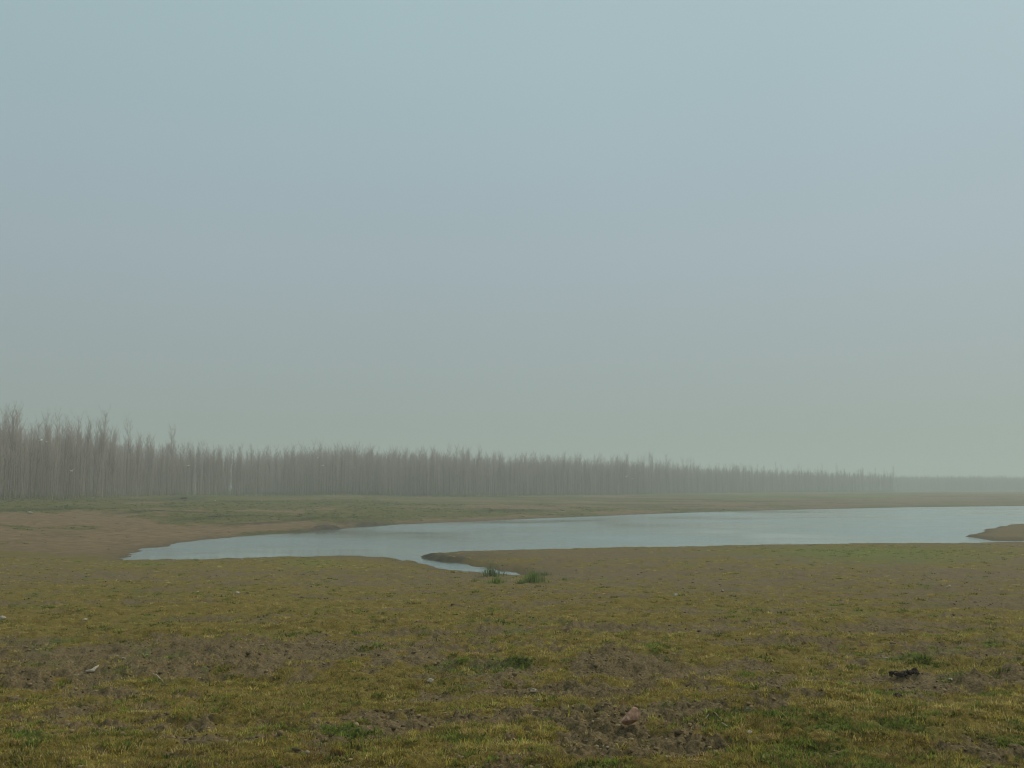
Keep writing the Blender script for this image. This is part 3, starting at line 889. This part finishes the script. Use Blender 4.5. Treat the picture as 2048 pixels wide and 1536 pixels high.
for k, (u, v, s, lab) in enumerate((
    (861, 1366, 0.040, 'pale stone below a dark hollow in the middle of the meadow'),
    (1067, 1385, 0.036, 'whitish stone at the edge of grass, centre of the meadow'),
    (1075, 1404, 0.022, 'small whitish pebble just below the whitish centre stone'),
    (1501, 1467, 0.024, 'small cream pebble in the grass right of the arched twig'),
    (1352, 1192, 0.075, 'white stone on the brown soil far right of the green tufts'),
    (1444, 1184, 0.055, 'little white stone on the brown soil, further right of the similar white stone'),
    (474, 1188, 0.075, 'pale stone on yellow grass in the middle distance at the left'),
    (3, 1239, 0.080, 'pale stone cut by the left edge of the picture'),
    (169, 1241, 0.050, 'pale stone in the grass between the left edge and a green patch'),
    (293, 1312, 0.030, 'little whitish stone on the dark soil band above the curved twig'),
    (247, 1319, 0.026, 'tiny whitish stone on the dark soil band above the driftwood'),
    (1900, 1362, 0.030, 'pale stone right of the blackish heap'),
    (1898, 1175, 0.06, 'pale stone on bare soil far back at the right'),
    (395, 1186, 0.05, 'tiny pale stone in yellow grass left of the mid-distance stone'),
)):
    put('pale_stone', lump('pale_stone', (s * 1.2, s * 0.9, s * 0.75), 60 + k, 2, 0.3, 4), u, v, pale_m, lab, 'stone', k * 1.3, 0.3, s * 0.75, group='pale stones on the meadow')

# stones on the far bank
for k, (u, v, lab) in enumerate(((185, 997, 'bright white stone at the foot of the tall trees at the left'),
                                 (28, 996, 'pale stone at the foot of the trees near the left edge'),
                                 (430, 1003, 'pale stone on the green far bank left of centre'),
                                 (523, 1004, 'pale stone on the far bank below the stepping-down trees'),
                                 (60, 1028, 'pale stone low on the brownish left bank'))):
    put('bank_stone', lump('bank_stone', (0.30, 0.22, 0.18), 90 + k, 2, 0.25, 4), u, v, pale_m, lab, 'stone', k * 0.9, 0.25, 0.18, group='pale stones on the far bank')
put('earth_mound', lump('earth_mound', (0.6, 0.4, 0.20), 77, 3, 0.35, 3), 368, 998, dark_m, 'dark mound of earth at the top of the far green bank', 'mound', 0.2, 0.3, 0.35)

# green tufts at the head of the creek
tuft_m = leaf_m
def tuft(u, v, w, hgt, nbl, tone, label):
    x, y, z = pix_ground(u, v)
    V_ = []; Q = []; T_ = []; C_ = []
    for i in range(nbl):
        a_ = random.uniform(0, 6.28); r_ = w * min(1.4, abs(random.gauss(0, 0.55)))
        px, py = r_ * math.cos(a_), r_ * 0.7 * math.sin(a_)
        pz = float(grid_z(x + px, y + py)[0]) - z - 0.02
        l_ = hgt * random.uniform(0.45, 1.1) * max(0.35, 1.15 - 0.6 * r_ / w)
        ln_ = random.uniform(0.1, 0.7); da = a_ + random.gauss(0, 0.7)
        dx, dy = math.cos(da), math.sin(da)
        b_ = random.uniform(.007, .014)
        p0 = (px, py, pz); m_ = (px + dx * math.sin(ln_ * .5) * l_ * .55, py + dy * math.sin(ln_ * .5) * l_ * .55, pz + math.cos(ln_ * .5) * l_ * .55)
        e_ = (m_[0] + dx * math.sin(ln_ * 1.5) * l_ * .5, m_[1] + dy * math.sin(ln_ * 1.5) * l_ * .5, m_[2] + math.cos(ln_ * 1.5) * l_ * .5)
        k = len(V_)
        V_ += [(p0[0] - dy * b_, p0[1] + dx * b_, p0[2]), (p0[0] + dy * b_, p0[1] - dx * b_, p0[2]), (m_[0] + dy * b_, m_[1] - dx * b_, m_[2]), (m_[0] - dy * b_, m_[1] + dx * b_, m_[2]), e_]
        Q.append((k, k + 1, k + 2, k + 3)); T_.append((k + 3, k + 2, k + 4))
        f = random.uniform(0.7, 1.3)
        C_ += [(tone[0] * f, tone[1] * f, tone[2] * f, 1)] * 5
    return link('grass_tuft', mesh_np('grass_tuft', V_, [np.array(Q), np.array(T_)], tuft_m, False, {'tint': np.array(C_)}), label=label, cat='tuft', group='green tufts at the creek', loc=(x, y, z))
tuft(982, 1152, 0.62, 0.50, 170, (0.170, 0.205, 0.085), 'greyish green tuft standing at the water of the narrow creek')
tuft(992, 1167, 0.60, 0.26, 190, (0.230, 0.290, 0.060), 'bright green low tuft on the mud just in front of the greyish creek tuft')
tuft(1066, 1164, 0.66, 0.46, 230, (0.190, 0.250, 0.060), 'bushy green tuft right of the head of the creek')
tuft(1086, 1151, 0.80, 0.22, 110, (0.170, 0.200, 0.080), 'thin dull green tuft behind the bushy tuft at the creek head')
tuft(1040, 1168, 0.40, 0.20, 70, (0.200, 0.240, 0.060), 'sparse little tuft between the bushy tuft and the bright low one')
tuft(905, 1146, 0.40, 0.14, 50, (0.190, 0.200, 0.060), 'small wispy tuft on the lower edge of the creek, far left of the others')
tuft(1128, 1160, 0.50, 0.15, 60, (0.190, 0.210, 0.060), 'small faint tuft on the brown soil right of the bushy creek tuft')
tuft(950, 1163, 0.45, 0.16, 60, (0.210, 0.220, 0.060), 'wispy tuft on the mud left of the bright low one')

# ------------------------------------------------------------------ white birds over and in front of the trees
bird_m, t, bs = new_mat('white_feathers', 0.7, (0.72, 0.71, 0.66), 0.2)
def bird_parts(flap):
    bm = bmesh.new(); bmesh.ops.create_icosphere(bm, subdivisions=2, radius=1.0)
    for v in bm.verts:
        p = v.co; k = 0.075 * (1 - 0.35 * p.y)
        v.co = Vector((p.x * k, p.y * 0.26, p.z * k + (0.03 * max(0, p.y) ** 2)))
    body = bpy.data.meshes.new('body'); bm.to_mesh(body); bm.free(); body.materials.append(bird_m)
    wings = []
    for s in (-1, 1):
        Vv = []; Ff = []
        for i, (d, ch) in enumerate(((0.03, .20), (.22, .19), (.42, .13), (.56, .03))):
            zz = math.sin(flap) * d * (1 - 0.35 * d)
            for yy in (ch * .5, -ch * .5):
                for th_ in (0.008, -0.008):
                    Vv.append((s * d * math.cos(flap), yy - d * 0.12, 0.03 + zz + th_))
        for i in range(3):
            q = i * 4; r_ = q + 4
            for a_, b_ in ((0, 1), (1, 3), (3, 2), (2, 0)): Ff.append((q + a_, q + b_, r_ + b_, r_ + a_))
        Ff.append((12, 13, 15, 14))
        wings.append(mesh_np('wing', Vv, [np.array(Ff)], bird_m))
    Vv = [(-.03, -.24, 0), (.03, -.24, 0), (.05, -.38, 0.0), (-.05, -.38, 0.0), (-.03, -.24, .012), (.03, -.24, .012), (.05, -.38, 0.010), (-.05, -.38, 0.010)]
    tail = mesh_np('tail', Vv, [np.array([(0, 1, 2, 3), (7, 6, 5, 4), (0, 4, 5, 1), (2, 6, 7, 3), (1, 5, 6, 2), (0, 3, 7, 4)])], bird_m)
    return body, wings, tail
for k, (u, v, d, fl, lab) in enumerate((
    (92, 884, 128, 0.2, 'white bird flying high before the tall trees at the left'),
    (80, 881, 131, 0.6, 'white bird just behind the highest one at the left'),
    (376, 931, 150, -0.25, 'white bird flying low before the trees left of centre'),
    (645, 931, 190, 0.35, 'white bird before the trees where the middle stretch begins'),
    (636, 916, 205, 0.5, 'faint white bird at the treetops where the middle stretch begins'),
    (143, 942, 135, 0.5, 'white bird among the trunks of the tall left trees'),
    (1097, 923, 230, 0.3, 'faint white bird at the treetops right of centre'),
    (1265, 958, 210, 0.1, 'white bird before the faint trees at the right'),
    (1253, 953, 225, 0.4, 'fainter white bird beside the one before the right trees'),
    (2, 1239, 0, 0, None))):
    if lab is None: continue
    x, y, z = pix_depth(u, v, d)
    body, wings, tail = bird_parts(fl)
    rt_ = link('white_bird', None, label=lab, cat='bird', group='white birds before the trees', loc=(x, y, z), rot=(0.05, 0.15, 1.1 + k * 0.35))
    link('body', body, rt_)
    for w_ in wings: link('wing', w_, rt_)
    link('tail', tail, rt_)

# ------------------------------------------------------------------ haze over the whole place
HZ = 0.00148
hb = bmesh.new(); bmesh.ops.create_cube(hb, size=1.0)
hme = bpy.data.meshes.new('haze'); hb.to_mesh(hme); hb.free()
hmat = bpy.data.materials.new('haze_air'); hmat.use_nodes = True
ht = hmat.node_tree; ht.nodes.clear()
ho = ht.nodes.new('ShaderNodeOutputMaterial'); pv = ht.nodes.new('ShaderNodeVolumePrincipled')
pv.inputs['Color'].default_value = (0.87, 0.940, 0.885, 1)
pv.inputs['Density'].default_value = HZ
pv.inputs['Anisotropy'].default_value = 0.2
ht.links.new(pv.outputs[0], ho.inputs['Volume'])
hme.materials.append(hmat)
zb, zt = -3.0, 48.0
link('haze', hme, kind='stuff', label='pale mist lying over the whole reservoir', cat='haze', loc=(0, 0, (zb + zt) / 2), scale=(13000, 13000, zt - zb))
